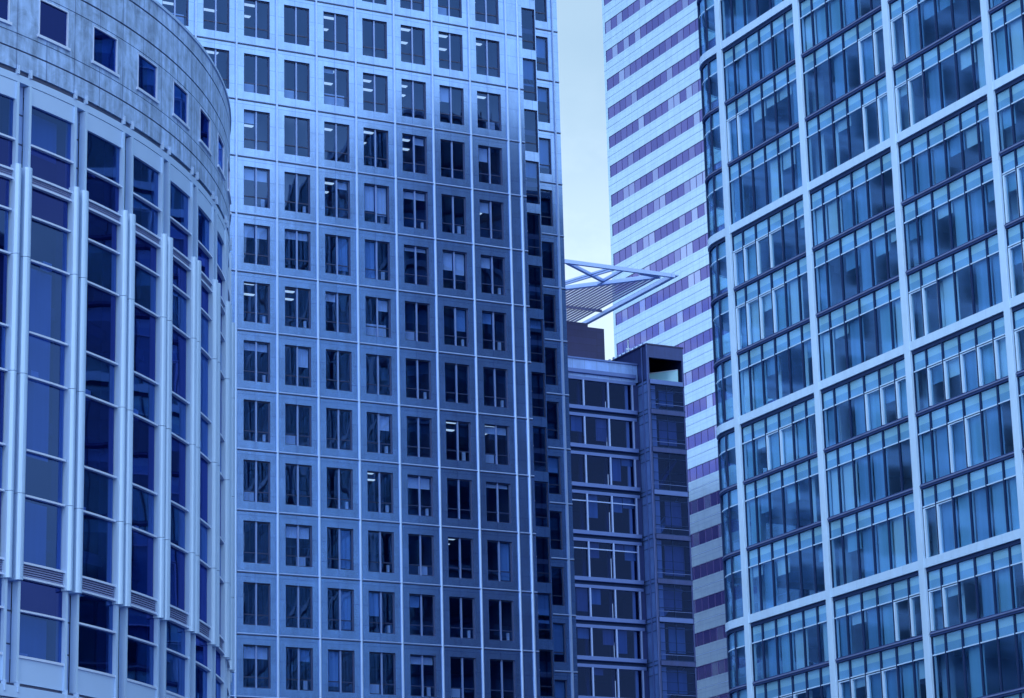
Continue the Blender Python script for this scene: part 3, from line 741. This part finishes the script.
# ------------------------------------------------------------------ curved building at the left
def curved_building():
    CX, CY, R0 = 12.77, 110.638, 29.143
    T = root('curved_office_building', (CX, CY, -1.7), 'curved stone and metal office building with paired vertical fins, at the left', 'office building')
    off = Vector(T.location)
    def pl(mb, a0, a1, r0, r1, z0, z1, seg=None): mb.polar(a0, a1, r0, r1, z0, z1, CX, CY, seg)
    step = 5.715; aR = lambda j: -57.22+step*j; J = range(-4, 9); half = 3.76
    # stone band with window openings built of pieces
    zs_b, zs_t = 36.20, 37.55
    S = MB()
    wins = []
    for j in J:
        b = -57.76+step*j; a = b-2.98; wins.append((j, a, b))
    A0 = wins[0][1]-1.4; A1 = wins[-1][2]+1.4
    S_rings = [(34.68, 35.34, 0), (35.40, 35.93, 0), (37.68, 38.23, 0), (38.30, 39.32, .0), (39.39, 39.95, .0)]
    for z0, z1, e in S_rings: S.polar(A0, A0+360, R0-.9, R0+e, z0, z1, CX, CY, 300)
    S.polar(A0, A0+360, R0-.9, R0-.03, 34.7, 39.9, CX, CY, 300) if False else None
    prev = A0
    for j, a, b in wins:
        pl(S, prev, a, R0-.9, R0, 35.96, 37.65); pl(S, a, b, R0-.9, R0, 35.96, zs_b); pl(S, a, b, R0-.9, R0, zs_t, 37.65)
        prev = b
    pl(S, prev, A0+360, R0-.9, R0, 35.96, 37.65)
    S.build('stone_wall', M['stone'], T)
    G = MB()
    for z in (35.34, 35.93, 37.65, 38.23, 39.32): G.polar(0, 360, R0-.85, R0-.035, z-.01, z+.08, CX, CY, 300)
    G.build('stone_joint', M['darkframe'], T)
    cop = MB(); cop.polar(0, 360, R0-1.2, R0+.05, 39.95, 40.06, CX, CY, 300); cop.build('coping', M['panel'], T)
    rf = MB(); rf.polar(0, 360, 0.01, R0-1.0, 39.2, 39.3, CX, CY, 120); rf.build('roof', M['midwall'], T)
    # stone windows
    for j, a, b in wins:
        f = MB(); d = .09
        pl(f, a, a+d, R0-.16, R0+.02, zs_b, zs_t); pl(f, b-d, b, R0-.16, R0+.02, zs_b, zs_t); pl(f, a-.15, b+.15, R0-.16, R0+.07, zs_b-.08, zs_b+.02); pl(f, a, b, R0-.16, R0+.02, zs_t-.04, zs_t+.01)
        F = f.build('small_window', M['transom'], T)
        g = MB(); g.polar(a+d, b-d, R0-.05, R0-.04, zs_b+.02, zs_t-.04, CX, CY, 1)
        P = g.build('pane', M['g_left2' if j in (1, 2, 3, 5) else 'g_left'], F, loc=(0, 0, 0)); P.data.transform(__import__('mathutils').Matrix.Translation(-off))
        g = MB(); g.polar(a+d, a+d+.10, R0-.14, R0-.10, zs_b+.03, zs_t-.06, CX, CY, 1)
        if j % 3 != 0:
            bq = MB(); bq.polar(b-d-.7-.5*(j % 2), b-d, R0-.22, R0-.21, zs_b, zs_t, CX, CY, 1); P = bq.build('blind', M['blind'] if j % 2 else M['blind_b'], F, loc=(0, 0, 0)); P.data.transform(__import__('mathutils').Matrix.Translation(-off))
    # cornice ledge under the stone, base course at the bottom
    co = MB(); co.polar(A0, A0+360, R0-.9, R0-.06, 34.52, 34.66, CX, CY, 300); co.build('cornice_joint', M['darkframe'], T)  # dark recessed joint between the stone band and the cornice
    co = MB(); co.polar(A0, A0+360, R0-.9, R0+.0, 34.24, 34.50, CX, CY, 300); co.build('cornice', M['panel'], T)
    ba = MB(); ba.polar(A0, A0+360, R0-.9, R0+.10, 13.55, 13.92, CX, CY, 300); ba.build('base_course', M['panel'], T)
    bs = MB(); bs.polar(A0, A0+360, R0-.9, R0+.04, -1.7, 13.52, CX, CY, 300); bs.build('base_wall', M['stone'], T)
    bj = MB(); bj.polar(A0, A0+360, R0-.9, R0-.02, 13.50, 13.56, CX, CY, 300); bj.polar(A0, A0+360, R0-.9, R0-.05, 13.92, 14.02, CX, CY, 300); bj.build('base_joint', M['darkframe'], T)
    strips = [32.16, 29.67, 28.15, 25.67, 24.16, 21.68, 20.16, 16.37]
    Mt = __import__('mathutils').Matrix.Translation(-off)
    rnd = random.Random(2)
    for j in J:
        r_ = aR(j); l_ = r_-half
        # wide zones above and below the fins, narrower glass between them
        F = D.objects.new('window_bay', None); COL.objects.link(F); F.parent = T
        def sub(mb, nm, mt):
            o = mb.build(nm, M[mt], F, loc=(0, 0, 0)); o.data.transform(Mt); return o
        for z in strips:
            wide = z > 31.3 or z < 17.3
            f = MB(); pl(f, l_-(.36 if wide else .05), r_+(.22 if wide else .05), R0-.14, R0+.03, z-.033, z+.033); sub(f, 'transom', 'transom')
        p = MB(); pl(p, l_-.38, r_+.24, R0-.16, R0-.015, 33.60, 34.22); sub(p, 'head_panel', 'panel')
        p = MB(); pl(p, l_-.38, r_+.24, R0-.16, R0-.015, 14.04, 14.87); sub(p, 'foot_panel', 'panel')
        p = MB()
        pl(p, l_-.38, r_+.24, R0-.16, R0+.03, 14.85, 14.93); sub(p, 'sill', 'transom')
        
        for ja, jb, jz0, jz1 in ((l_-.58, l_-.36, 31.2, 34.2), (r_+.22, r_+.44, 31.2, 34.2), (l_-.58, l_-.36, 14.05, 17.4), (r_+.22, r_+.44, 14.05, 17.4)):
            jm = MB(); pl(jm, ja, jb, R0-.2, R0+.06, jz0, jz1, 1); sub(jm, 'jamb', 'fin')
        for z0, z1 in ((30.77, 31.07), (17.46, 17.94)):
            lv = MB(); ll = MB()
            pl(ll, l_-.3, r_+.2, R0-.12, R0+.05, z1-.04, z1+.03); pl(ll, l_-.3, r_+.2, R0-.12, R0+.05, z0-.04, z0+.03)
            nn = 3 if z1-z0 < .4 else 5
            for i in range(nn): 
                zz = z0+.06+(z1-z0-.1)*i/nn; pl(lv, l_-.2, r_+.1, R0-.16, R0-.02, zz, zz+.045)
            pl(lv, l_-.2, r_+.1, R0-.2, R0-.17, z0, z1)
            sub(lv, 'louvre', 'louvre'); sub(ll, 'louvre_frame', 'transom')
        bounds = [33.60, 32.16, 31.07, None, 30.77, 29.67, 28.15, 25.67, 24.16, 21.68, 20.16, 17.94, None, 17.46, 16.37, 14.90]
        for z1, z0 in zip(bounds[:-1], bounds[1:]):
            if z0 is None or z1 is None: continue
            wide = z0 >= 31.0 or z1 < 17.6
            g = MB(); aa = l_-(.36 if wide else .0); bb = r_+(.22 if wide else 0); tt = rnd.uniform(-.008, .008)
            n = len(g.v)
            for a_, dr in ((aa, tt), (bb, -tt)):
                rr = (R0-.10+dr)
                for z in (z0, z1): g.v.append((CX+rr*math.cos(R(a_)), CY+rr*math.sin(R(a_)), z))
            g.f.append((0, 2, 3, 1)); vision = (z1, z0) in ((29.67, 28.15), (25.67, 24.16), (21.68, 20.16), (33.60, 32.16), (16.37, 14.90)); sub(g, 'pane', 'g_left2' if (vision or rnd.random() < (.6 if j == 0 else .1)) else 'g_left')
            if vision and rnd.random() < .6:
                it = MB(); a5 = aa+rnd.uniform(.3, 2.2); it.polar(a5, a5+rnd.uniform(.4, .9), R0-.5, R0-.35, z0+.03, z0+rnd.uniform(.15, .4), CX, CY, 1); sub(it, 'sill_item', 'blind')
            if rnd.random() < (.75 if j == 0 else .25) and z1-z0 > 1.2:
                b_ = MB(); e0 = aa+.1; e1 = bb-(.35 if j == 0 else rnd.choice([.3, 1.6, 2.4])); b_.polar(e0, e1, R0-.6, R0-.58, z0 if j == 0 else z1-rnd.uniform(.4, 1)*(z1-z0), z1, CX, CY, 2); sub(b_, 'blind', 'blind_b')
        for a_ in (r_+.33, r_+step-half-.46):
            bk = MB(); pl(bk, a_-.07, a_+.07, R0-.2, R0+.08, 34.50, 34.80, 1); bk.build('bracket', M['panel'], T)
            bk = MB(); pl(bk, a_-.07, a_+.07, R0-.2, R0+.13, 13.72, 14.06, 1); bk.build('bracket', M['panel'], T)
        # pilaster to the right of the bay, with its two fins
        q0 = r_+.05; q1 = r_+step-half-.05
        p = MB(); pl(p, r_+.44, r_+step-half-.58, R0-.42, R0-.24, 14.0, 34.24)
        pl(p, q0, q1, R0-.30, R0-.17, 17.3, 31.3); p.build('pilaster', M['pil'], T)
        dj = MB()
        for z in (33.2, 32.16, 29.67, 28.15, 25.67, 24.16, 21.68, 20.16, 18.0, 16.37, 15.3): pl(dj, r_+.46, r_+step-half-.60, R0-.3, R0-.225, z-.025, z+.025)
        dj.build('pilaster_joint', M['darkframe'], T)
        for a_, sgn in ((r_+.36, 1), (r_+step-half-.64, -1)):
            fn = MB(); ax, ay = math.cos(R(a_)), math.sin(R(a_)); tx, ty = -ay, ax
            prof = []
            wd = .135 if sgn > 0 else .175
            for t in range(0, 9):
                ang = R(180*t/8); prof.append((wd*math.cos(ang), .06+.17*math.sin(ang)))
            prof = [(wd, -.25)]+prof+[(-wd, -.25)]
            pts = [(CX+(R0+d_)*ax+u*tx, CY+(R0+d_)*ay+u*ty) for u, d_ in prof]
            segs = [17.32, 20.16, 24.16, 28.15, 31.28]
            for s0, s1 in zip(segs[:-1], segs[1:]): fn.prism(pts, s0+.0, s1-.018)
            fn.build('fin', M['fin'], T)
    # plain rear skin and floors
    rs = MB(); rs.polar(A1+.0, A0+360, R0-.6, R0-.05, 14, 34.3, CX, CY, 200); rs.build('rear_wall', M['rear'], T)
    fl = MB()
    for z in (30.9, 26.9, 22.9, 18.9, 17.7, 14.4, 34.6): fl.polar(A0, A1, R0-8, R0-.75, z-.2, z+.2, CX, CY, 90)
    fl.polar(A0, A1, R0-8.2, R0-8, 14, 39, CX, CY, 60)
    for j in J:
        a_ = aR(j)+1.1; fl.polar(a_-.3, a_+.3, R0-.9, R0-.4, 14, 34.3, CX, CY, 1)
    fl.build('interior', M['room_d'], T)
curved_building()

# ------------------------------------------------------------------ neighbours behind the camera and out of frame, seen only in the glass
def neighbour(name, label, x0, x1, y0, y1, h, m, band=4.0):
    T = root(name, ((x0+x1)/2, (y0+y1)/2, -1.7), label, 'office building')
    b = MB(); b.box(x0, x1, y0, y1, -1.7, h); b.build('wall', m, T)
    g = MB(); z = 3
    while z+2 < h-1:
        g.box(x0-.05, x1+.05, y0-.05, y1+.05, z, z+1.9); z += band
    o = g.build('window_band', M['g_mid2'], T)
    rf = MB(); rf.box(x0-.4, x1+.4, y0-.4, y1+.4, h, h+.8); rf.build('roof', M['midwall'], T)
m2 = plain('dark_window_band', (.03, .05, .14), rough=.1, var=.1, spec=.8); M['g_mid2'] = m2
neighbour('slab_office', 'pale slab office block opposite, mirrored in the curved facade', 70, 110, -40, 55, 52, M['rear'])
neighbour('dark_office', 'dark block beyond the striped tower, mirrored in its lower panels', 92, 141, 318, 350, 86, M['midwall'])
